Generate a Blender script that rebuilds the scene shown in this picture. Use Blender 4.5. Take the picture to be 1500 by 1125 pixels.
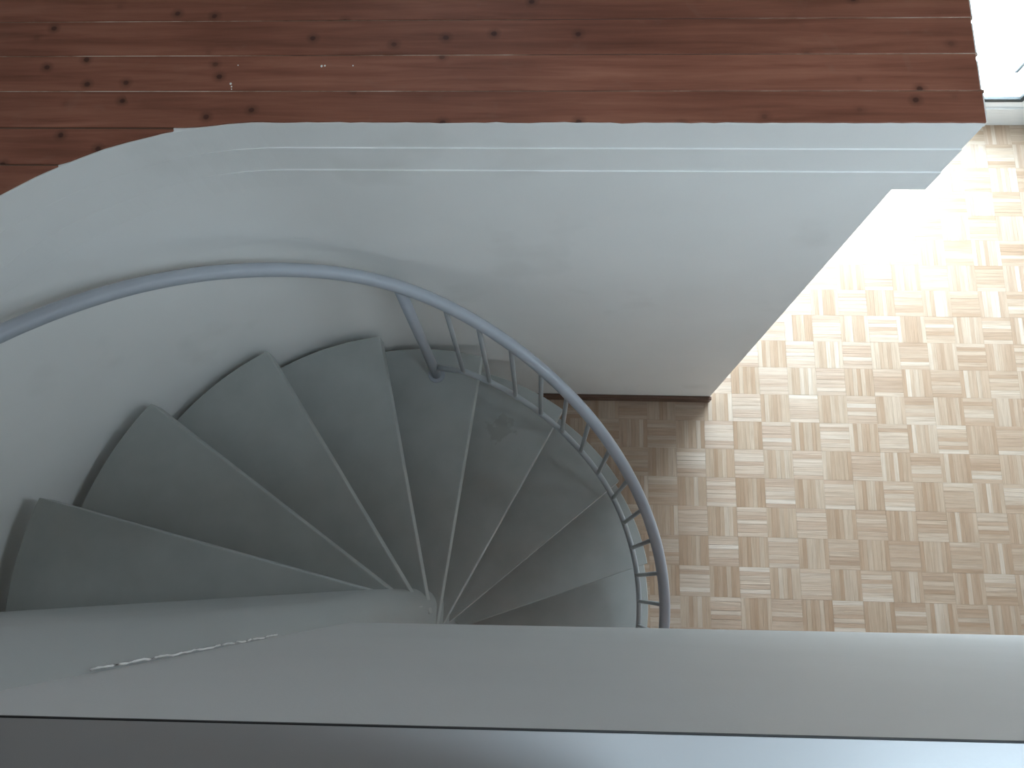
import bpy, bmesh, math, random
from mathutils import Matrix, Vector

random.seed(7)
for _o in list(bpy.data.objects):
    bpy.data.objects.remove(_o)
S = bpy.context.scene
C = S.collection
R = math.radians
H = 4.3028                     # eye height above the lower floor
UP = 2.71                      # upper floor level
SLAB = 2.417                   # underside of the upper floor slab
CEIL = 5.2

# ------------------------------------------------------------------ camera
cd = bpy.data.cameras.new('camera')
cd.sensor_width = 36.0
cd.lens = 1127.0 / 1500.0 * 36.0
cd.clip_start = 0.02
cam = bpy.data.objects.new('camera', cd)
C.objects.link(cam)
M = [[0.9987150072815295, 0.028729795182778267, -0.041748450263573655],
     [0.017310761775089084, -0.9676304068258671, -0.2517771501005866],
     [-0.047630575866984715, 0.2507309208190382, -0.9668843434391813]]
rx, dn, fw = (Vector(r) for r in M)
m4 = Matrix.Identity(4)
for i in range(3):
    m4[i][0] = rx[i]
    m4[i][1] = -dn[i]
    m4[i][2] = -fw[i]
    m4[i][3] = (0, 0, H)[i]
cam.matrix_world = m4
S.camera = cam

# ------------------------------------------------------------------ world, exposure, daylight
W = bpy.data.worlds.new('sky')
S.world = W
W.use_nodes = True
_bg = W.node_tree.nodes['Background']
_nt = W.node_tree
_tc = _nt.nodes.new('ShaderNodeTexCoord')
_sx = _nt.nodes.new('ShaderNodeSeparateXYZ')
_rp = _nt.nodes.new('ShaderNodeValToRGB')           # whitish near the horizon, bluer overhead
_rp.color_ramp.elements[0].position, _rp.color_ramp.elements[0].color = 0.25, (0.77, 0.90, 1.0, 1)
_rp.color_ramp.elements[1].position, _rp.color_ramp.elements[1].color = 0.95, (0.66, 0.85, 1.0, 1)
_nt.links.new(_tc.outputs['Generated'], _sx.inputs[0])
_nt.links.new(_sx.outputs['Z'], _rp.inputs[0])
_nt.links.new(_rp.outputs[0], _bg.inputs[0])
_bg.inputs[1].default_value = 23.0
S.view_settings.view_transform = 'Standard'
S.view_settings.look = 'None'
S.view_settings.gamma = 1.0
S.view_settings.use_curve_mapping = False
S.view_settings.exposure = 0.0
S.cycles.max_bounces = 10
S.cycles.diffuse_bounces = 6
S.cycles.sample_clamp_indirect = 6.0


def portal(name, loc, rot, sx, sy):
    """sampling portal of a real window opening (gives off nothing itself)"""
    l = bpy.data.lights.new(name, 'AREA')
    l.shape = 'RECTANGLE'
    l.size, l.size_y = sx, sy
    l.cycles.is_portal = True
    o = bpy.data.objects.new(name, l)
    C.objects.link(o)
    o.location = loc
    o.rotation_euler = rot
    return o


# window openings: (x0, x1, z0, z1) in the wall planes
FAR_Y = 2.83
RIGHT_X = 2.92
LEFT_X = -1.95
FRONT_Y = -2.6
WIN_LOW = (0.60, 2.76, 0.21, 2.36)      # far wall, lower storey
WIN_UP = (-.85, -.10, 4.26, 4.70)           # far wall, upper storey
WIN_RIGHT = (-.06, .42, 3.2, 3.92)         # right wall, upper storey (y0, y1, z0, z1)
SKY = (0.80, 2.3, -1.15, -.30)           # roof light above the right of the parapet
portal('daylight_lower', (1.68, FAR_Y + .12, 1.285), (R(-90), 0, 0), 2.16, 2.15)
portal('daylight_upper', (-.475, FAR_Y + .12, 4.48), (R(-90), 0, 0), .75, .44)
portal('daylight_right', (RIGHT_X + .12, .18, 3.56), (0, R(90), 0), .72, .48)
portal('daylight_roof', ((SKY[0] + SKY[1]) / 2, (SKY[2] + SKY[3]) / 2, CEIL + .19), (0, 0, 0), SKY[1] - SKY[0], SKY[3] - SKY[2])


# ------------------------------------------------------------------ materials
class NT:
    def __init__(self, name):
        self.m = bpy.data.materials.new(name)
        self.m.use_nodes = True
        self.n = self.m.node_tree.nodes
        self.l = self.m.node_tree.links
        self.b = self.n['Principled BSDF']

    def add(self, t, **kw):
        x = self.n.new(t)
        for k, v in kw.items():
            if k in x.inputs.keys():
                x.inputs[k].default_value = v
            else:
                setattr(x, k, v)
        return x

    def link(self, a, b):
        self.l.new(a, b)

    def ramp(self, fac, stops):
        r = self.add('ShaderNodeValToRGB')
        e = r.color_ramp.elements
        while len(e) < len(stops):
            e.new(0.5)
        for k, (p, c) in enumerate(stops):
            e[k].position = p
            e[k].color = c if len(c) == 4 else (*c, 1)
        self.link(fac, r.inputs[0])
        return r

    def mix(self, a, b, fac, mode='MIX'):
        x = self.add('ShaderNodeMix', data_type='RGBA', blend_type=mode)
        for s, v in ((x.inputs[0], fac), (x.inputs[6], a), (x.inputs[7], b)):
            if hasattr(v, 'links'):
                self.link(v, s)
            elif isinstance(v, tuple):
                s.default_value = v if len(v) == 4 else (*v, 1)
            else:
                s.default_value = v
        return x.outputs[2]

    def bump(self, h, strength, dist=0.002):
        b = self.add('ShaderNodeBump', Strength=strength, Distance=dist)
        self.link(h, b.inputs['Height'])
        self.link(b.outputs[0], self.b.inputs['Normal'])


def paint(name, col, rough=0.5, var=0.06, bump=0.05, scale=6, smudge=0.0, spec=0.4):
    t = NT(name)
    t.b.inputs['Roughness'].default_value = rough
    t.b.inputs['Specular IOR Level'].default_value = spec
    g = t.add('ShaderNodeNewGeometry')
    n = t.add('ShaderNodeTexNoise', Scale=scale, Detail=4.0)
    t.link(g.outputs['Position'], n.inputs['Vector'])
    d = tuple(c * (1 - var) for c in col)
    u = tuple(min(1, c * (1 + var)) for c in col)
    c = t.ramp(n.outputs[0], [(0.3, d), (0.7, u)]).outputs[0]
    if smudge:
        n3 = t.add('ShaderNodeTexNoise', Scale=3.2, Detail=3.0)
        t.link(g.outputs['Position'], n3.inputs['Vector'])
        f = t.ramp(n3.outputs[0], [(0.60, (0, 0, 0)), (0.74, (smudge,) * 3)]).outputs[0]
        c = t.mix(c, tuple(k * .55 for k in (col[0], col[1] * .97, col[2] * .9)), f)
    t.link(c, t.b.inputs['Base Color'])
    n2 = t.add('ShaderNodeTexNoise', Scale=260.0, Detail=2.0)
    t.link(g.outputs['Position'], n2.inputs['Vector'])
    t.bump(n2.outputs[0], bump)
    return t.m


def plain(name, col, rough=0.5, metal=0.0):
    t = NT(name)
    n = t.add('ShaderNodeTexNoise', Scale=30.0, Detail=3.0)
    c = t.ramp(n.outputs[0], [(0.3, tuple(k * .92 for k in col)), (0.7, tuple(min(1, k * 1.06) for k in col))])
    t.link(c.outputs[0], t.b.inputs['Base Color'])
    t.b.inputs['Roughness'].default_value = rough
    t.b.inputs['Metallic'].default_value = metal
    return t.m


def tread_paint():
    t = NT('stair_paint')
    t.b.inputs['Roughness'].default_value = 0.42
    g = t.add('ShaderNodeNewGeometry')
    n = t.add('ShaderNodeTexNoise', Scale=9.0, Detail=5.0)
    t.link(g.outputs['Position'], n.inputs['Vector'])
    c = t.ramp(n.outputs[0], [(0.3, (.385, .400, .380)), (0.7, (.430, .445, .425))]).outputs[0]
    # one darker scuffed patch on the sixth tread (worn print of a shoe)
    st = t.add('ShaderNodeTexNoise', Scale=22.0, Detail=2.0)
    t.link(g.outputs['Position'], st.inputs['Vector'])
    dv = t.add('ShaderNodeVectorMath', operation='DISTANCE')
    t.link(g.outputs['Position'], dv.inputs[0])
    dv.inputs[1].default_value = (-.225, .705, .732)
    a = t.add('ShaderNodeMath', operation='MULTIPLY_ADD')
    t.link(st.outputs[0], a.inputs[0])
    a.inputs[1].default_value = 0.18
    t.link(dv.outputs['Value'], a.inputs[2])
    f = t.ramp(a.outputs[0], [(0.135, (.40,) * 3), (0.155, (0, 0, 0))]).outputs[0]
    c = t.mix(c, (.25, .23, .19), f)
    t.link(c, t.b.inputs['Base Color'])
    n2 = t.add('ShaderNodeTexNoise', Scale=180.0, Detail=2.0)
    t.link(g.outputs['Position'], n2.inputs['Vector'])
    t.bump(n2.outputs[0], 0.06)
    return t.m


def board_wood():
    t = NT('stained_pine')
    t.b.inputs['Roughness'].default_value = 0.50
    t.b.inputs['Specular IOR Level'].default_value = 0.18
    tc = t.add('ShaderNodeTexCoord')
    oi = t.add('ShaderNodeObjectInfo')
    off = t.add('ShaderNodeVectorMath', operation='SCALE')
    cb = t.add('ShaderNodeCombineXYZ')
    for k in range(3):
        t.link(oi.outputs['Random'], cb.inputs[k])
    t.link(cb.outputs[0], off.inputs[0])
    off.inputs['Scale'].default_value = 37.0
    ad = t.add('ShaderNodeVectorMath', operation='ADD')
    t.link(tc.outputs['Object'], ad.inputs[0])
    t.link(off.outputs[0], ad.inputs[1])
    mp = t.add('ShaderNodeMapping')
    mp.inputs['Scale'].default_value = (1.6, 26, 26)
    t.link(ad.outputs[0], mp.inputs[0])
    g1 = t.add('ShaderNodeTexNoise', Scale=1.5, Detail=6.0, Roughness=0.62)
    g1.inputs['Distortion'].default_value = 0.4
    t.link(mp.outputs[0], g1.inputs['Vector'])
    c = t.ramp(g1.outputs[0], [(0.28, (.19, .070, .042)), (0.50, (.275, .106, .066)), (0.74, (.36, .150, .094))]).outputs[0]
    # slow change along the floor
    g2 = t.add('ShaderNodeTexNoise', Scale=2.2, Detail=3.0)
    t.link(ad.outputs[0], g2.inputs['Vector'])
    c = t.mix(c, t.ramp(g2.outputs[0], [(0.3, (.74, .70, .68)), (0.7, (1.12, 1.12, 1.12))]).outputs[0], 1.0, 'MULTIPLY')
    # per-board tone
    c = t.mix(c, t.ramp(oi.outputs['Random'], [(0.0, (.92, .91, .90)), (1.0, (1.1, 1.1, 1.1))]).outputs[0], 1.0, 'MULTIPLY')
    # knots
    mk = t.add('ShaderNodeMapping')
    mk.inputs['Scale'].default_value = (9.0, 10.0, 0.01)
    t.link(ad.outputs[0], mk.inputs[0])
    v = t.add('ShaderNodeTexVoronoi', voronoi_dimensions='2D', Scale=1.0, Randomness=1.0)
    t.link(mk.outputs[0], v.inputs['Vector'])
    wn = t.add('ShaderNodeTexNoise', Scale=60.0, Detail=2.0)
    t.link(ad.outputs[0], wn.inputs['Vector'])
    md = t.add('ShaderNodeMath', operation='MULTIPLY_ADD')
    t.link(wn.outputs[0], md.inputs[0])
    md.inputs[1].default_value = 0.05
    t.link(v.outputs['Distance'], md.inputs[2])
    kf = t.ramp(md.outputs[0], [(0.070, (.78,) * 3), (0.10, (.36,) * 3), (0.22, (0, 0, 0))]).outputs[0]
    sp = t.add('ShaderNodeSeparateColor')
    t.link(v.outputs['Color'], sp.inputs[0])
    kg = t.ramp(sp.outputs[0], [(0.55, (0, 0, 0)), (0.80, (1, 1, 1))]).outputs[0]
    kf = t.mix(kf, kg, 1.0, 'MULTIPLY')
    c = t.mix(c, (.030, .011, .008), kf)
    # faint dusty rings and scuffs
    g3 = t.add('ShaderNodeTexNoise', Scale=11.0, Detail=4.0, Distortion=1.2)
    t.link(ad.outputs[0], g3.inputs['Vector'])
    sf = t.ramp(g3.outputs[0], [(0.62, (0, 0, 0)), (0.80, (.16,) * 3)]).outputs[0]
    c = t.mix(c, (.30, .20, .15), sf)
    t.link(c, t.b.inputs['Base Color'])
    t.bump(g1.outputs[0], 0.12)
    return t.m


def tongue_wood():
    t = NT('pale_tongue_wood')
    g = t.add('ShaderNodeNewGeometry')
    n = t.add('ShaderNodeTexNoise', Scale=1.7, Detail=6.0, Roughness=0.7)
    t.link(g.outputs['Position'], n.inputs['Vector'])
    c = t.ramp(n.outputs[0], [(0.40, (.10, .042, .027)), (0.50, (.24, .14, .09)), (0.60, (.62, .50, .40))])
    t.link(c.outputs[0], t.b.inputs['Base Color'])
    t.b.inputs['Roughness'].default_value = 0.7
    return t.m


def parquet_wood():
    t = NT('sanded_oak_parquet')
    tc = t.add('ShaderNodeTexCoord')
    oi = t.add('ShaderNodeObjectInfo')
    at = t.add('ShaderNodeAttribute', attribute_name='tone')
    cb = t.add('ShaderNodeCombineXYZ')
    for k in range(3):
        t.link(oi.outputs['Random'], cb.inputs[k])
    sc = t.add('ShaderNodeVectorMath', operation='SCALE')
    t.link(cb.outputs[0], sc.inputs[0])
    sc.inputs['Scale'].default_value = 53.0
    ad = t.add('ShaderNodeVectorMath', operation='ADD')
    t.link(tc.outputs['Object'], ad.inputs[0])
    t.link(sc.outputs[0], ad.inputs[1])
    # each strip looks up its own stretch of grain
    cz = t.add('ShaderNodeCombineXYZ')
    ml = t.add('ShaderNodeMath', operation='MULTIPLY')
    t.link(at.outputs['Fac'], ml.inputs[0])
    ml.inputs[1].default_value = 91.0
    t.link(ml.outputs[0], cz.inputs[2])
    a2 = t.add('ShaderNodeVectorMath', operation='ADD')
    t.link(ad.outputs[0], a2.inputs[0])
    t.link(cz.outputs[0], a2.inputs[1])
    mp = t.add('ShaderNodeMapping')
    mp.inputs['Scale'].default_value = (5, 75, 1)
    t.link(a2.outputs[0], mp.inputs[0])
    gr = t.add('ShaderNodeTexNoise', Scale=1.3, Detail=5.0, Roughness=0.6)
    t.link(mp.outputs[0], gr.inputs['Vector'])
    # tone of the strip, shifted by the tile
    mr = t.add('ShaderNodeMath', operation='ADD')
    t.link(at.outputs['Fac'], mr.inputs[0])
    t.link(oi.outputs['Random'], mr.inputs[1])
    fr = t.add('ShaderNodeMath', operation='FRACT')
    t.link(mr.outputs[0], fr.inputs[0])
    c = t.ramp(fr.outputs[0], [(0.0, (.35, .232, .149)), (0.25, (.385, .268, .182)), (0.6, (.42, .308, .217)),
                               (0.90, (.45, .346, .258)), (1.0, (.51, .416, .33))]).outputs[0]
    c = t.mix(c, t.ramp(gr.outputs[0], [(0.25, (.80, .77, .73)), (0.6, (1.06, 1.06, 1.06))]).outputs[0], 1.0, 'MULTIPLY')
    t.link(c, t.b.inputs['Base Color'])
    t.b.inputs['Roughness'].default_value = 0.46
    t.b.inputs['Specular IOR Level'].default_value = 0.75
    # the sheen spreads across the grain, so it follows each tile's own direction
    t.b.inputs['Anisotropic'].default_value = 0.75
    vt = t.add('ShaderNodeVectorTransform', vector_type='VECTOR', convert_from='OBJECT', convert_to='WORLD')
    vt.inputs[0].default_value = (0, 1, 0)
    t.link(vt.outputs[0], t.b.inputs['Tangent'])
    mb = t.add('ShaderNodeMapping')
    mb.inputs['Scale'].default_value = (4, 170, 1)
    t.link(a2.outputs[0], mb.inputs[0])
    gb = t.add('ShaderNodeTexNoise', Scale=1.3, Detail=2.0)
    t.link(mb.outputs[0], gb.inputs['Vector'])
    t.bump(gb.outputs[0], 0.7, 0.0015)
    return t.m


def glass_pane():
    t = NT('window_glass')
    t.b.inputs['Base Color'].default_value = (.9, .95, .96, 1)
    t.b.inputs['Roughness'].default_value = 0.02
    tr = t.add('ShaderNodeBsdfTransparent')
    fz = t.add('ShaderNodeFresnel', IOR=1.45)
    mx = t.add('ShaderNodeMixShader')
    ge = t.add('ShaderNodeNewGeometry')
    iv = t.add('ShaderNodeMath', operation='SUBTRACT')
    iv.inputs[0].default_value = 1.0
    t.link(ge.outputs['Backfacing'], iv.inputs[1])
    mu = t.add('ShaderNodeMath', operation='MULTIPLY')
    t.link(fz.outputs[0], mu.inputs[0])
    t.link(iv.outputs[0], mu.inputs[1])
    t.link(mu.outputs[0], mx.inputs[0])
    t.link(tr.outputs[0], mx.inputs[1])
    t.link(t.b.outputs[0], mx.inputs[2])
    t.link(mx.outputs[0], t.n['Material Output'].inputs[0])
    return t.m


WHITE = paint('white_wall_paint', (.875, .865, .84), 0.6, 0.025, 0.08, 2.0, smudge=0.16)
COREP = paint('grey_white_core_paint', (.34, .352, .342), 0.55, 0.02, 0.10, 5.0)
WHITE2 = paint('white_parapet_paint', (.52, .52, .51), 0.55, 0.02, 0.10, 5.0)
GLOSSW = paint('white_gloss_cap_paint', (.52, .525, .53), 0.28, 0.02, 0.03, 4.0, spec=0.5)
TREAD = tread_paint()
RAIL = paint('grey_rail_paint', (.40, .42, .455), 0.30, 0.03, 0.02, 14.0, spec=0.5)
BALU = paint('grey_baluster_paint', (.37, .39, .40), 0.34, 0.03, 0.02, 14.0, spec=0.5)
PINE = board_wood()
TONGUE = tongue_wood()
OAK = parquet_wood()
SKIRT = plain('dark_brown_skirting', (.11, .055, .032), 0.45)
DARKFRAME = plain('dark_grey_frame', (.05, .058, .06), 0.35)
WHITEFRAME = plain('white_frame', (.74, .74, .72), 0.4)
GAP = plain('shadow_gap_filler', (.045, .045, .045), 0.8)
GLASS = glass_pane()
TERR = plain('pale_terrace_concrete', (.30, .30, .295), 0.8)
SCREEN = plain('blue_grey_screen_sheet', (.085, .095, .10), 0.4)
SPECK = plain('white_paint_drop', (.85, .82, .76), 0.5)
CEILW = paint('brown_ceiling_boards', (.20, .12, .08), 0.6, 0.1, 0.05, 9.0)
ROUGHP = paint('grey_plaster', (.42, .43, .43), 0.7, 0.05, 0.1, 6.0)
CEILM = paint('ceiling_paint', (.72, .72, .71), 0.7, 0.02, 0.05, 2.0)


# ------------------------------------------------------------------ mesh helpers
def obj(name, bm, mat, parent=None, smooth=False, loc=None, bevel=0.0, seg=2):
    me = bpy.data.meshes.new(name)
    if smooth:
        for f in bm.faces:
            f.smooth = True
    bmesh.ops.recalc_face_normals(bm, faces=bm.faces)
    bm.to_mesh(me)
    bm.free()
    o = bpy.data.objects.new(name, me)
    C.objects.link(o)
    if mat:
        me.materials.append(mat)
    if loc is not None:
        for v in me.vertices:
            v.co -= Vector(loc)
        o.location = loc
    if parent:
        o.parent = parent
        # parents sit at their own location with no rotation
        p = parent
        base = Vector((0, 0, 0))
        while p:
            base += p.location
            p = p.parent
        o.location = Vector(o.location) - base
    if bevel:
        b = o.modifiers.new('edge', 'BEVEL')
        b.width = bevel
        b.segments = seg
        b.limit_method = 'ANGLE'
        b.angle_limit = R(40)
    return o


def box(bm, x0, x1, y0, y1, z0, z1):
    vs = [bm.verts.new((x, y, z)) for z in (z0, z1) for y in (y0, y1) for x in (x0, x1)]
    for f in ((0, 2, 3, 1), (4, 5, 7, 6), (0, 1, 5, 4), (2, 6, 7, 3), (0, 4, 6, 2), (1, 3, 7, 5)):
        bm.faces.new([vs[i] for i in f])
    return vs


def boxbm(*a):
    bm = bmesh.new()
    box(bm, *a)
    return bm


def prism(bm, pts, z0, z1):
    lo = [bm.verts.new((x, y, z0)) for x, y in pts]
    hi = [bm.verts.new((x, y, z1)) for x, y in pts]
    bm.faces.new(lo[::-1])
    bm.faces.new(hi)
    n = len(pts)
    for i in range(n):
        bm.faces.new((lo[i], lo[(i + 1) % n], hi[(i + 1) % n], hi[i]))


def prismbm(pts, z0, z1):
    bm = bmesh.new()
    prism(bm, pts, z0, z1)
    return bm


def tube(bm, pts, r, n=14, caps=True):
    pts = [Vector(p) for p in pts]
    rings = []
    up = Vector((0, 0, 1))
    for i, p in enumerate(pts):
        t = (pts[min(i + 1, len(pts) - 1)] - pts[max(i - 1, 0)]).normalized()
        a = up.cross(t)
        a = a.normalized() if a.length > 1e-4 else Vector((1, 0, 0))
        b = t.cross(a).normalized()
        rings.append([bm.verts.new(p + a * (r * math.cos(2 * math.pi * k / n)) + b * (r * math.sin(2 * math.pi * k / n))) for k in range(n)])
    for i in range(len(rings) - 1):
        for k in range(n):
            bm.faces.new((rings[i][k], rings[i][(k + 1) % n], rings[i + 1][(k + 1) % n], rings[i + 1][k]))
    if caps:
        bm.faces.new(rings[0][::-1])
        bm.faces.new(rings[-1])


def empty(name, loc, parent=None):
    o = bpy.data.objects.new(name, None)
    o.empty_display_size = 0.1
    C.objects.link(o)
    o.location = loc
    if parent:
        o.parent = parent
    return o


def tag(o, label=None, cat=None, group=None, kind=None):
    for k, v in (('label', label), ('category', cat), ('group', group), ('kind', kind)):
        if v:
            o[k] = v
    return o


def struct(o, label=None, cat=None):
    return tag(o, label, cat, kind='structure')


def wall_with_hole(axis, pos, thick, a0, a1, z0, z1, holes):
    """wall slab along x (axis 'x', at y=pos..pos+thick) or y, with rectangular holes"""
    bm = bmesh.new()
    cuts_a = sorted({a0, a1, *[h[0] for h in holes], *[h[1] for h in holes]})
    cuts_z = sorted({z0, z1, *[h[2] for h in holes], *[h[3] for h in holes]})
    for i in range(len(cuts_a) - 1):
        for j in range(len(cuts_z) - 1):
            ma, mz = (cuts_a[i] + cuts_a[i + 1]) / 2, (cuts_z[j] + cuts_z[j + 1]) / 2
            if any(h[0] < ma < h[1] and h[2] < mz < h[3] for h in holes):
                continue
            if axis == 'x':
                box(bm, cuts_a[i], cuts_a[i + 1], pos, pos + thick, cuts_z[j], cuts_z[j + 1])
            else:
                box(bm, pos, pos + thick, cuts_a[i], cuts_a[i + 1], cuts_z[j], cuts_z[j + 1])
    bmesh.ops.remove_doubles(bm, verts=bm.verts, dist=1e-5)
    return bm


# ------------------------------------------------------------------ large structure: lower floor
TS = 0.16
GX, GY = 0.7216, 0.1214       # a corner of the parquet grid
floor = struct(obj('floor', boxbm(LEFT_X - .15, RIGHT_X + .15, FRONT_Y - .15, FAR_Y + .15, -0.12, -0.009), GAP),
               'lower floor of pale sanded oak mosaic parquet in basket-weave squares', 'floor')


def tile_mesh(k):
    rnd = random.Random(100 + k)
    bm = bmesh.new()
    n = 7
    w = TS / n
    hw = TS / 2
    tones = []
    for s in range(n):
        z = -rnd.uniform(0, 0.0006)
        y0, y1 = -hw + s * w + .00025, -hw + (s + 1) * w - .00025
        x0, x1 = -hw + .0003, hw - .0003
        tilt = rnd.uniform(-.0003, .0003)
        lo = [bm.verts.new((x, y, -0.009)) for x, y in ((x0, y0), (x1, y0), (x1, y1), (x0, y1))]
        hi = [bm.verts.new((x, y, z + d)) for x, y, d in ((x0, y0, tilt), (x1, y0, tilt), (x1, y1, -tilt), (x0, y1, -tilt))]
        fs = [bm.faces.new(hi)]
        for i in range(4):
            fs.append(bm.faces.new((lo[i], lo[(i + 1) % 4], hi[(i + 1) % 4], hi[i])))
        t = rnd.random()
        tones += [t] * len(fs)
    me = bpy.data.meshes.new('parquet_tile')
    bm.to_mesh(me)
    bm.free()
    a = me.attributes.new('tone', 'FLOAT', 'FACE')
    a.data.foreach_set('value', tones)
    me.materials.append(OAK)
    return me


tile_meshes = [tile_mesh(k) for k in range(14)]
Cc = Vector((0, 0, H))


def px(p):
    d = Vector(p) - Cc
    return 750 + 1127 * d.dot(rx) / d.dot(fw), 562.5 + 1127 * d.dot(dn) / d.dot(fw)


rest = []
near = []
for i in range(-17, 15):
    for j in range(-18, 18):
        cx, cy = GX + (i + .5) * TS, GY - (j + .5) * TS
        if not (LEFT_X < cx < RIGHT_X + .05 and FRONT_Y < cy < FAR_Y + .05):
            continue
        u, v = px((cx, cy, 0))
        seen = u < 1530 and 165 < v < 952 and ((v < 583 and u > 1035 + (583 - v) * .91 - 70) or (v >= 583 and u > 775))
        if v > 620 and u < 790 + (v - 600) * .5 - 20 and u < 915:
            seen = False
        rot = ((i + j) % 2) * 90 + random.choice((0, 180))
        (near if seen else rest).append((cx, cy, rot))
near.sort(key=lambda t: (t[0] - 1.4) ** 2 + (t[1] - .6) ** 2)
rest += near[295:]
near = near[:295]
for cx, cy, rot in near:
    o = bpy.data.objects.new('parquet_tile', random.choice(tile_meshes))
    C.objects.link(o)
    o.location = (cx, cy, 0)
    o.rotation_euler = (0, 0, R(rot))
    o.parent = floor
bm = bmesh.new()
tl = bm.faces.layers.float.new('tone')
for cx, cy, rot in rest:
    me = random.choice(tile_meshes)
    k0 = len(bm.verts)
    bm.from_mesh(me)
    bm.verts.ensure_lookup_table()
    bmesh.ops.transform(bm, matrix=Matrix.Translation((cx, cy, 0)) @ Matrix.Rotation(R(rot), 4, 'Z'), verts=bm.verts[k0:])
tag(obj('parquet_field', bm, OAK, floor), kind='stuff')

# ------------------------------------------------------------------ stair wall, slab and upper floor
TC, TR = (-0.67, -0.07), 1.117      # curve of the slab edge
LC, LR = (-0.582, -0.088), 1.135     # curve of the stair wall lower down


def curve(c, r, n, a1=R(180), sx=0.0):
    pts = []
    for k in range(n + 1):
        a = math.pi / 2 + (a1 - math.pi / 2) * k / n
        pts.append((c[0] + (r + sx) * math.cos(a), c[1] + r * math.sin(a)))
    return pts


NA = 40
WX_END = 0.905                        # right end of the stair wall


def wall_row(c, r, z, dy=0.0, sx=0.0):
    pts = [(WX_END, c[1] + r + dy)] + [(.9 - k * .15, c[1] + r + dy) for k in range(1, 10)]
    arc = curve(c, r, NA, sx=sx)
    pts += [p for p in arc if p[0] < pts[-1][0] - .01]
    pts += [(c[0] - r - sx, c[1] - .12), (c[0] - r - sx, c[1] - .3)]
    return [(x, y, z) for x, y in pts]


def resample(row, n):
    L = [0]
    for a, b in zip(row, row[1:]):
        L.append(L[-1] + (Vector(b) - Vector(a)).length)
    out = []
    for k in range(n):
        t = L[-1] * k / (n - 1)
        i = 0
        while i < len(L) - 2 and L[i + 1] < t:
            i += 1
        f = (t - L[i]) / max(1e-9, L[i + 1] - L[i])
        out.append(tuple(Vector(row[i]).lerp(Vector(row[i + 1]), f)))
    return out


bm = bmesh.new()
NS = 90
rows = []
for z, f in ((0, 0), (.6, 0), (1.15, 0), (1.4, .06), (1.7, .28), (2.0, .58), (2.25, .85), (SLAB, 1)):
    c = (LC[0] + (TC[0] - LC[0]) * f, LC[1] + (TC[1] - LC[1]) * f)
    r = LR + (TR - LR) * f
    # keep the flat part of the wall on one plane
    r += 1.047 - (c[1] + r)
    rows.append([bm.verts.new(p) for p in resample(wall_row(c, r, z, sx=-.028 * (1 - f)), NS)])
back = []
for row in rows:
    b = []
    for k, v in enumerate(row):
        p, q = row[max(k - 1, 0)].co, row[min(k + 1, NS - 1)].co
        t = (q - p)
        t.z = 0
        t.normalize()
        b.append(bm.verts.new(v.co + Vector((t.y, -t.x, 0)) * .12))
    back.append(b)
for a, b, flip in ((rows, rows, False), (back, back, True)):
    for i in range(len(rows) - 1):
        for k in range(NS - 1):
            f = (a[i][k], a[i][k + 1], a[i + 1][k + 1], a[i + 1][k])
            bm.faces.new(f[::-1] if flip else f)
for i in range(len(rows) - 1):
    for k in (0, NS - 1):
        bm.faces.new((rows[i][k], rows[i + 1][k], back[i + 1][k], back[i][k]))
for k in range(NS - 1):
    for i in (0, len(rows) - 1):
        bm.faces.new((rows[i][k], rows[i][k + 1], back[i][k + 1], back[i][k]))
o = obj('wall_back', bm, WHITE)
for f in o.data.polygons:
    n = f.normal
    f.use_smooth = abs(n.z) < .3
struct(o, 'white stair wall curving round the spiral staircase', 'wall')
_md = o.modifiers.new('sharp', 'EDGE_SPLIT')
_md.split_angle = R(35)

# slab edge: three white boards one above the other, each a hair prouder than the one above
EX = 0.987
fascia = empty('trim_1', (0, 0, SLAB))
struct(fascia, 'white slab edge of three boards along the brown upper floor', 'trim')


def slab_outline(c, r, ins, xe):
    y = c[1] + r - ins
    pts = [(xe, y)] + [(.9 - k * .15, y) for k in range(0, 10)]
    arc = curve(c, r, NA)
    for x, y in arc:
        if x < pts[-1][0] - .004:
            f = min(1, max(0, (x + 1.02) / .40))
            q = 1 - ins * f * f * (3 - 2 * f) / r
            pts.append((c[0] + (x - c[0]) * q, c[1] + (y - c[1]) * q))
    pts.append((c[0] - r, c[1] - .3))
    return pts


for (z0, z1, ins) in ((2.604, UP - .004, 0.0), (2.503, 2.6035, .0035), (SLAB, 2.5025, .0070)):
    inner = slab_outline(TC, TR, ins, EX)
    outer = [(x, y + .05) if x > TC[0] else
             (TC[0] + (x - TC[0]) * (TR + .05) / (TR - ins), TC[1] + (y - TC[1]) * (TR + .05) / (TR - ins)) if y > TC[1]
             else (x - .05, y) for x, y in inner]
    bm = bmesh.new()
    n = len(inner)
    rr = []
    for pts in (inner, outer):
        rr.append([[bm.verts.new((x, y, z)) for x, y in pts] for z in (z0, z1)])
    (il, ih), (ol, oh) = rr
    for k in range(n - 1):
        bm.faces.new((il[k], il[k + 1], ih[k + 1], ih[k]))
        bm.faces.new((ol[k], oh[k], oh[k + 1], ol[k + 1]))
        bm.faces.new((ih[k], ih[k + 1], oh[k + 1], oh[k]))
        bm.faces.new((il[k], ol[k], ol[k + 1], il[k + 1]))
    for k in (0, n - 1):
        bm.faces.new((il[k], ih[k], oh[k], ol[k]))
    obj('fascia_board', bm, WHITE, fascia, bevel=.0004, seg=1)


def ytop(x, ins=0.0):
    r = TR - ins
    if x >= TC[0]:
        return TC[1] + r
    d = r * r - (x - TC[0]) ** 2
    return TC[1] + math.sqrt(d) if d > 0 else -9


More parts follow.
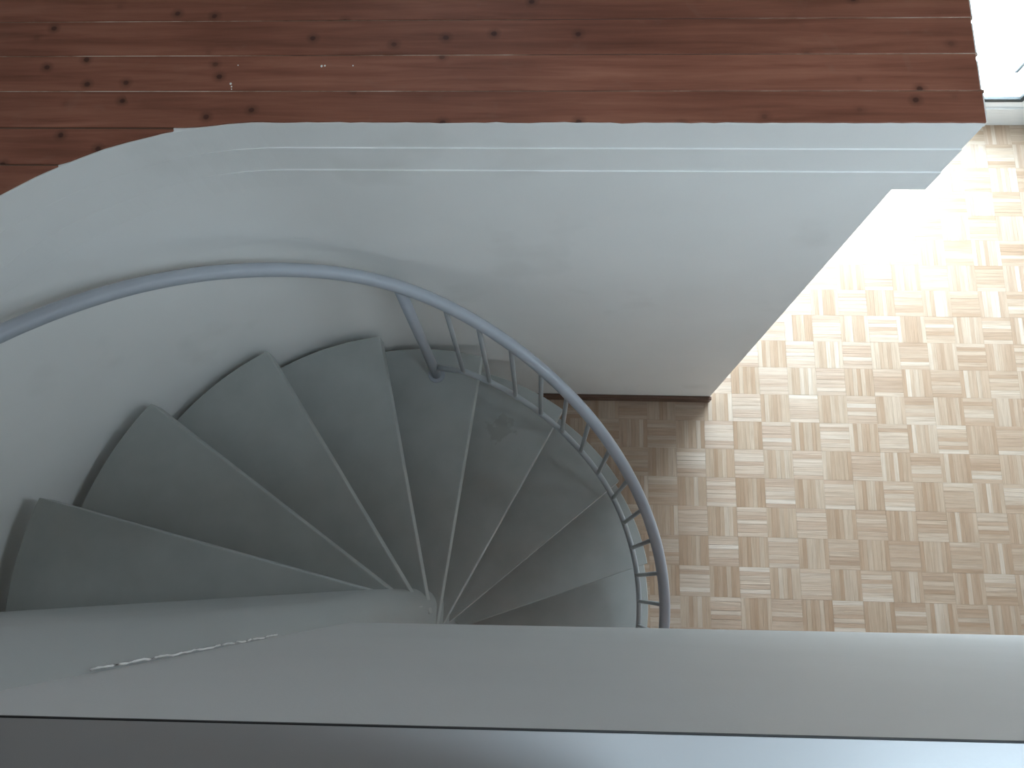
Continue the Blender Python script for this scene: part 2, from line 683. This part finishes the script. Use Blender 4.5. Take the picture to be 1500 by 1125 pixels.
# slab body under the boards
pts = []
for k in range(60):
    x = EX - .003 - k * (EX + 1.60) / 59
    pts.append((x, ytop(x, -.05)))
pts += [(LEFT_X, pts[-1][1]), (LEFT_X, FAR_Y), (EX - .003, FAR_Y)]
upper = struct(obj('floor_upper', prismbm(pts, SLAB + .002, UP - .02), CEILM),
               'upper floor slab under the reddish brown pine boards', 'floor')

# pine boards, each cut along the curved stair opening
rnd = random.Random(3)
k = -12
while True:
    y0 = 1.033 + k * .1
    k += 1
    if y0 >= FAR_Y - .02:
        break
    y0b, y1b = y0 + .0011, min(y0 + .1, FAR_Y) - .0011
    if y0b < 1.0:
        y1b -= .0022
    xr = EX + rnd.uniform(-.002, .003)
    N = 110
    top, bot = [], []
    for q in range(N + 1):
        x = LEFT_X + (xr - LEFT_X) * q / N
        lim = ytop(x, -.003) + .0008 * math.sin(x * 57) * math.sin(x * 23 + 1) + rnd.uniform(-.001, .001) + (rnd.uniform(-.0014, .001) if rnd.random() < .2 and x < .3 else 0)
        if lim < -1:
            lo = y0b
        else:
            lo = max(y0b, lim)
        if x < TC[0] - TR and y0b < TC[1]:
            lo = y0b
        if lo >= y1b - .001:
            break
        bot.append((x, lo))
        top.append((x, y1b))
    if len(bot) < 3 or y1b < .02:
        continue
    if y0b > 1.05:
        bot, top = [bot[0], bot[-1]], [top[0], top[-1]]
    b = obj('floor_board', prismbm(bot + top[::-1], UP - .020, UP), PINE, upper,
            loc=((bot[0][0] + bot[-1][0]) / 2, (y0b + y1b) / 2, UP), bevel=.0012, seg=1)
    if y0b < 1.0:
        obj('board_tongue', boxbm(LEFT_X, bot[-1][0] - .001, y1b - .002, y1b + .0046, UP - .014, UP - .0025), SKIRT, upper)
    if y0b > .99:
        x1 = xr + .005
        tg = obj('board_tongue', boxbm(LEFT_X, x1, y1b - .003, y1b + .0045, UP - .012, UP - .0014), TONGUE, upper)
        if y0b < 1.5:
            obj('board_end', boxbm(xr - .0002, xr + .0035, max(y0b + .002, 1.050), y1b - rnd.uniform(.004, .02), UP - .018, UP - .002), SPECK, upper)
    if abs(y0b - 1.1341) < .02:
        for (sx, sy, r) in ((-.783, 1.153, .0028), (-.780, 1.145, .002), (-.771, 1.205, .0014), (-.564, 1.202, .0028), (-.556, 1.203, .0022), (-.487, 1.203, .0018), (-.779, 1.138, .0014)):
            bmx = bmesh.new()
            prism(bmx, [(sx + r * math.cos(a), sy + r * 1.2 * math.sin(a)) for a in (0, .8, 1.7, 2.6, 3.5, 4.4, 5.3)], UP - .0005, UP + .0006)
            obj('paint_speck', bmx, SPECK, b)

# ------------------------------------------------------------------ core wall (rounded end the treads wind around)
ex, cr = -.452, .075


def core_outline(fy, sl):
    corner = [(ex - cr + cr * math.cos(R(95 * k / 8)), fy - cr + cr * math.sin(R(95 * k / 8))) for k in range(9)]
    corner2 = [(x, -.42 - (y - fy)) for x, y in corner][::-1]
    return corner + [(LEFT_X, fy + sl * (LEFT_X - ex + cr)), (LEFT_X, -.40)] + corner2


bm = bmesh.new()
rings = [[bm.verts.new((x, y, z)) for x, y in core_outline(fy, sl)]
         for z, fy, sl in ((0, -.030, .0889), (1.9, -.030, .0889), (2.5, -.054, .0735), (CEIL, -.056, .0720))]
nn = len(rings[0])
for lo, hi in zip(rings, rings[1:]):
    for i in range(nn):
        bm.faces.new((lo[i], lo[(i + 1) % nn], hi[(i + 1) % nn], hi[i]))
bm.faces.new(rings[0][::-1])
bm.faces.new(rings[-1])
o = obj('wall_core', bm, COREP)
for f in o.data.polygons:
    f.use_smooth = abs(f.normal.z) < .3
_md = o.modifiers.new('sharp', 'EDGE_SPLIT')
_md.split_angle = R(35)
struct(o, 'white core wall with a rounded end at the heart of the spiral stair', 'wall')

# ------------------------------------------------------------------ parapet in the foreground
ang = math.atan(.0125)


def rot_quad(x0, x1, y0, y1):
    """rectangle turned by the parapet's small angle about (0,-.0985)"""
    out = []
    for x, y in ((x0, y0), (x1, y0), (x1, y1), (x0, y1)):
        out.append((x * math.cos(ang) - y * math.sin(ang), -.0985 + x * math.sin(ang) + y * math.cos(ang)))
    return out


PT = 3.735
bm = bmesh.new()
_r = random.Random(5)
_p = [(-.4535 + _r.uniform(-.0015, .0015), -.0962 + _r.uniform(-.0008, .0008), 2.95 + .55 * k / 42) for k in range(43)]
tube(bm, _p, .0014, 6)
struct(obj('trim_4', bm, WHITE, smooth=True), 'ragged line of white filler where parapet and core wall meet', 'trim')
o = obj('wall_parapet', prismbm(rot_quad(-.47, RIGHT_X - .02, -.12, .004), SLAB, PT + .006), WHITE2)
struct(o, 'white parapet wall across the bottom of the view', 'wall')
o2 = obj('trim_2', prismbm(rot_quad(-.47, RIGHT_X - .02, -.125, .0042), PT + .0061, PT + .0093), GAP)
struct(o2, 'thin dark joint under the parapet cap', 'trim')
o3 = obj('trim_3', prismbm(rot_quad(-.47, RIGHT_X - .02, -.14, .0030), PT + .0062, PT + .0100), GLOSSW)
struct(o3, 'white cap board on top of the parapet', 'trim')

# floor behind the parapet, and an unseen added block shading the cap's left end
struct(obj('floor_front', boxbm(LEFT_X, RIGHT_X, FRONT_Y, -.235, SLAB, UP), PINE), 'upper floor behind the parapet', 'floor')
struct(obj('cap_shade_block', boxbm(-1.2, .10, -.62, -.150, UP, 4.13), WHITE2), 'unseen block added behind the parapet to shade the left of its cap', 'wall')

# ------------------------------------------------------------------ outer walls and ceiling
struct(obj('wall_far', wall_with_hole('x', FAR_Y, .2, LEFT_X - .2, RIGHT_X + .2, 0, CEIL, [WIN_LOW, WIN_UP]), WHITE),
       'white far wall holding the bright glazed opening', 'wall')
struct(obj('wall_right', wall_with_hole('y', RIGHT_X, .2, FRONT_Y - .2, FAR_Y, 0, CEIL, [WIN_RIGHT]), ROUGHP), 'grey plastered wall at right', 'wall')
struct(obj('wall_front', boxbm(LEFT_X - .2, RIGHT_X, FRONT_Y - .2, FRONT_Y, 0, CEIL), WHITE), 'white wall behind the viewer', 'wall')
struct(obj('wall_left', boxbm(LEFT_X - .2, LEFT_X, FRONT_Y, FAR_Y, 0, CEIL), WHITE), 'white wall at left', 'wall')
cb_ = bmesh.new()
for q in ((LEFT_X - .2, SKY[0], FRONT_Y - .2, FAR_Y + .2), (SKY[1], RIGHT_X + .2, FRONT_Y - .2, FAR_Y + .2),
          (SKY[0], SKY[1], FRONT_Y - .2, SKY[2]), (SKY[0], SKY[1], SKY[3], FAR_Y + .2)):
    box(cb_, *q, CEIL, CEIL + .2)
struct(obj('ceiling', cb_, CEILW), 'brown boarded ceiling', 'ceiling')
bb = struct(obj('baseboard_back', boxbm(-.12, .914, 1.026, 1.0468, 0, .07), SKIRT, bevel=.004),
            'dark brown skirting strip at the foot of the white stair wall', 'baseboard')
struct(obj('baseboard_far', boxbm(LEFT_X, RIGHT_X, FAR_Y - .016, FAR_Y - .0005, 0, .165), WHITEFRAME, bevel=.003),
       'white baseboard under the glazed opening', 'baseboard')


def window(name, axis, pos, hole, frame_mat, label, mull=(), t=.06, w=.05):
    a0, a1, z0, z1 = hole
    root = empty(name, (((a0 + a1) / 2, pos, z0) if axis == 'x' else (pos, (a0 + a1) / 2, z0)))
    struct(root, label, 'window')

    def bar(nm, aa, ab, za, zb, mat, y0=0.0, y1=None):
        y1 = t if y1 is None else y1
        if axis == 'x':
            obj(nm, boxbm(aa, ab, pos + y0, pos + y1, za, zb), mat, root, bevel=.003)
        else:
            obj(nm, boxbm(pos + y0, pos + y1, aa, ab, za, zb), mat, root, bevel=.003)
    bar('frame_rail', a0, a1, z0, z0 + w, frame_mat)
    bar('frame_rail', a0, a1, z1 - w, z1, frame_mat)
    bar('frame_stile', a0, a0 + w, z0 + w, z1 - w, frame_mat)
    bar('frame_stile', a1 - w, a1, z0 + w, z1 - w, frame_mat)
    xs = [a0 + w, *mull, a1 - w]
    for mx in mull:
        bar('mullion', mx - w / 2, mx + w / 2, z0 + w, z1 - w, frame_mat)
    for k in range(len(xs) - 1):
        bar('pane', xs[k] + (w / 2 if k else 0), xs[k + 1] - (w / 2 if k < len(xs) - 2 else 0), z0 + w, z1 - w, GLASS, t * .45, t * .55)
    return root


window('window_1', 'x', FAR_Y + .0, WIN_LOW, DARKFRAME, 'glazed opening with dark frame at top right', mull=(1.65,), w=.028, t=.022)
window('window_3', 'x', FAR_Y + .06, WIN_UP, WHITEFRAME, 'upper window of the far wall')
window('window_4', 'y', RIGHT_X + .06, WIN_RIGHT, WHITEFRAME, 'upper window of the right wall')
rl = empty('window_2', (SKY[0], SKY[2], CEIL + .1))
struct(rl, 'roof light over the right of the parapet', 'window')
for q in ((SKY[0], SKY[0] + .05, SKY[2], SKY[3]), (SKY[1] - .05, SKY[1], SKY[2], SKY[3]), (SKY[0] + .05, SKY[1] - .05, SKY[2], SKY[2] + .05), (SKY[0] + .05, SKY[1] - .05, SKY[3] - .05, SKY[3])):
    obj('frame_rail', boxbm(*q, CEIL + .12, CEIL + .17), WHITEFRAME, rl)
obj('pane', boxbm(SKY[0] + .05, SKY[1] - .05, SKY[2] + .05, SKY[3] - .05, CEIL + .14, CEIL + .15), GLASS, rl)

struct(obj('ground', boxbm(-14, 18, FAR_Y + .2, 22, -.15, -.03), TERR), 'pale sunlit terrace outside the glazed opening', 'terrace')

# ------------------------------------------------------------------ spiral staircase
SC = (-.570, -.086)
RISE = .232
A0, DA = 163.677, 21.865


def tread_z(k):
    return .036 + (9 - k) * RISE


TIPR = {1: 1.098, 2: 1.095, 3: 1.096, 4: 1.103, 5: 1.110, 6: 1.097, 7: 1.095, 8: 1.106, 9: 1.117}
TIPS_PX = {1: (60, 729), 2: (220, 593), 3: (392, 512), 4: (555, 493), 5: (708, 531), 6: (822, 604), 7: (907, 702), 8: (949, 824)}
INNER = {1: (-.551, -.028), 2: (-.516, -.033), 3: (-.480, -.052), 4: (-.459, -.075), 5: (-.448, -.167),
         6: (-.449, -.178), 7: (-.461, -.195), 8: (-.369, -.203)}
stair = empty('spiral_staircase', (SC[0], SC[1], 0))
tag(stair, 'grey painted spiral staircase with nine wedge-shaped treads winding down beside the white curved wall', 'staircase')


def tip_angle(k):
    return A0 - (k - 1) * DA


for k in range(1, 10):
    z = tread_z(k)
    r = TIPR[k]
    a_tip = tip_angle(k) if k < 9 else -34
    a_back = tip_angle(k - 1) + 2.0 if k > 1 else 181.5
    arc = []
    n = 12
    for q in range(n + 1):
        a = R(a_tip + (a_back - a_tip) * q / n)
        x, y = SC[0] + r * math.cos(a), SC[1] + r * math.sin(a)
        if y > 1.030:
            y = 1.030
        arc.append((x, y))
    if k < 9:
        tip = Vector(arc[0])
        inn = Vector(INNER[k])
        d = (inn - tip).normalized()
        p_in = inn + d * .05
    else:
        p_in = Vector((-.40, -.26))
    tail = Vector((-.50, -.16)) if k > 1 else Vector((-.56, -.060))
    pts = [tuple(p_in)] + arc + [tuple(tail)]
    if k == 1:
        pts = [tuple(p_in)] + arc + [(-1.665, -.155), (-.56, -.060)]
    th = .080 if k < 9 else .035
    t = obj('tread', prismbm(pts, z - th, z), TREAD, stair, loc=(SC[0], SC[1], z), bevel=.003)

# ------------------------------------------------------------------ railing
rail = empty('stair_railing', (SC[0], SC[1], 0))
tag(rail, 'grey tubular handrail with thin balusters sweeping around the outside of the spiral stair', 'railing')


def nos(a):
    return .036 + 8 * RISE - (A0 - a) / DA * RISE


RTAB = [(-40, 1.085), (-4, 1.070), (1.9, 1.062), (7.8, 1.054), (15.2, 1.045), (23.6, 1.031), (35.5, 1.017), (46.8, 1.009), (56.1, 1.006),
        (62.9, 1.011), (71.9, 1.020), (78.7, 1.032), (84.9, 1.042), (89.5, 1.048), (96, 1.051), (106.3, 1.053), (115.8, 1.059),
        (124.7, 1.066), (133.4, 1.069), (141.5, 1.076), (172, 1.085)]
BTAB = [(-40, 1.075), (-5.7, 1.053), (.9, 1.043), (7.9, 1.036), (15.3, 1.030), (22.2, 1.024), (29.1, 1.021), (36.7, 1.014), (43.8, 1.006),
        (50.6, 1.003), (57.5, .998), (64.8, .998), (72, .996), (78.6, .996), (90, .99)]


def lut(tab, a):
    for (a0, r0), (a1, r1) in zip(tab, tab[1:]):
        if a0 <= a <= a1:
            return r0 + (r1 - r0) * (a - a0) / (a1 - a0)
    return tab[0][1] if a < tab[0][0] else tab[-1][1]


def smooth_r(tab, a):
    return sum(lut(tab, a + d) for d in (-5, -2.5, 0, 2.5, 5)) / 5


def helix(tab, dz, a):
    r = smooth_r(tab, a)
    return Vector((SC[0] + r * math.cos(R(a)), SC[1] + r * math.sin(R(a)), nos(a) + dz))


bm = bmesh.new()
tube(bm, [helix(RTAB, .82, -22 + 194 * k / 110) for k in range(111)], .0225, 20)
obj('handrail', bm, RAIL, rail, smooth=True)
foot = Vector((-.506, .903, tread_z(5)))
top = helix(RTAB, .80, 86.8)
bm = bmesh.new()
tube(bm, [foot + Vector((0, 0, .002)), foot.lerp(top, .5), top], .0205, 16)
post = obj('post', bm, RAIL, rail, smooth=True)
bm = bmesh.new()
tube(bm, [foot, foot + Vector((0, 0, .006))], .038, 24)
obj('base_flange', bm, RAIL, post, bevel=.0015)
bm = bmesh.new()
tube(bm, [foot.lerp(top, .115)] + [helix(BTAB, .09, 79 - 101 * k / 60) for k in range(61)], .0135, 14)
obj('bottom_rail', bm, BALU, rail, smooth=True)
for a in (78.6, 72.0, 64.9, 57.5, 50.6, 43.8, 36.7, 29.2, 22.2, 15.3, 7.9, 1.0, -5.7, -12.6):
    p = helix(BTAB, .09, a)
    q = helix(RTAB, .81, a)
    bm = bmesh.new()
    tube(bm, [p, q], .0094, 12)
    obj('baluster', bm, BALU, rail, smooth=True)

# ------------------------------------------------------------------ outside: low screen by the glazed opening
scr = empty('balcony_screen', (2.93, 3.20, -.03))
tag(scr, 'pale blue-grey screen panel standing on the bright terrace outside the glazing', 'screen')
obj('panel', boxbm(2.884, 2.900, 3.045, 3.172, -.03, 1.0), SCREEN, scr)
obj('frame_stile', boxbm(2.872, 2.905, 3.170, 3.182, -.03, 1.02), DARKFRAME, scr, bevel=.002)
obj('frame_rail', boxbm(2.876, 2.904, 3.045, 3.170, -.03, -.018), DARKFRAME, scr)
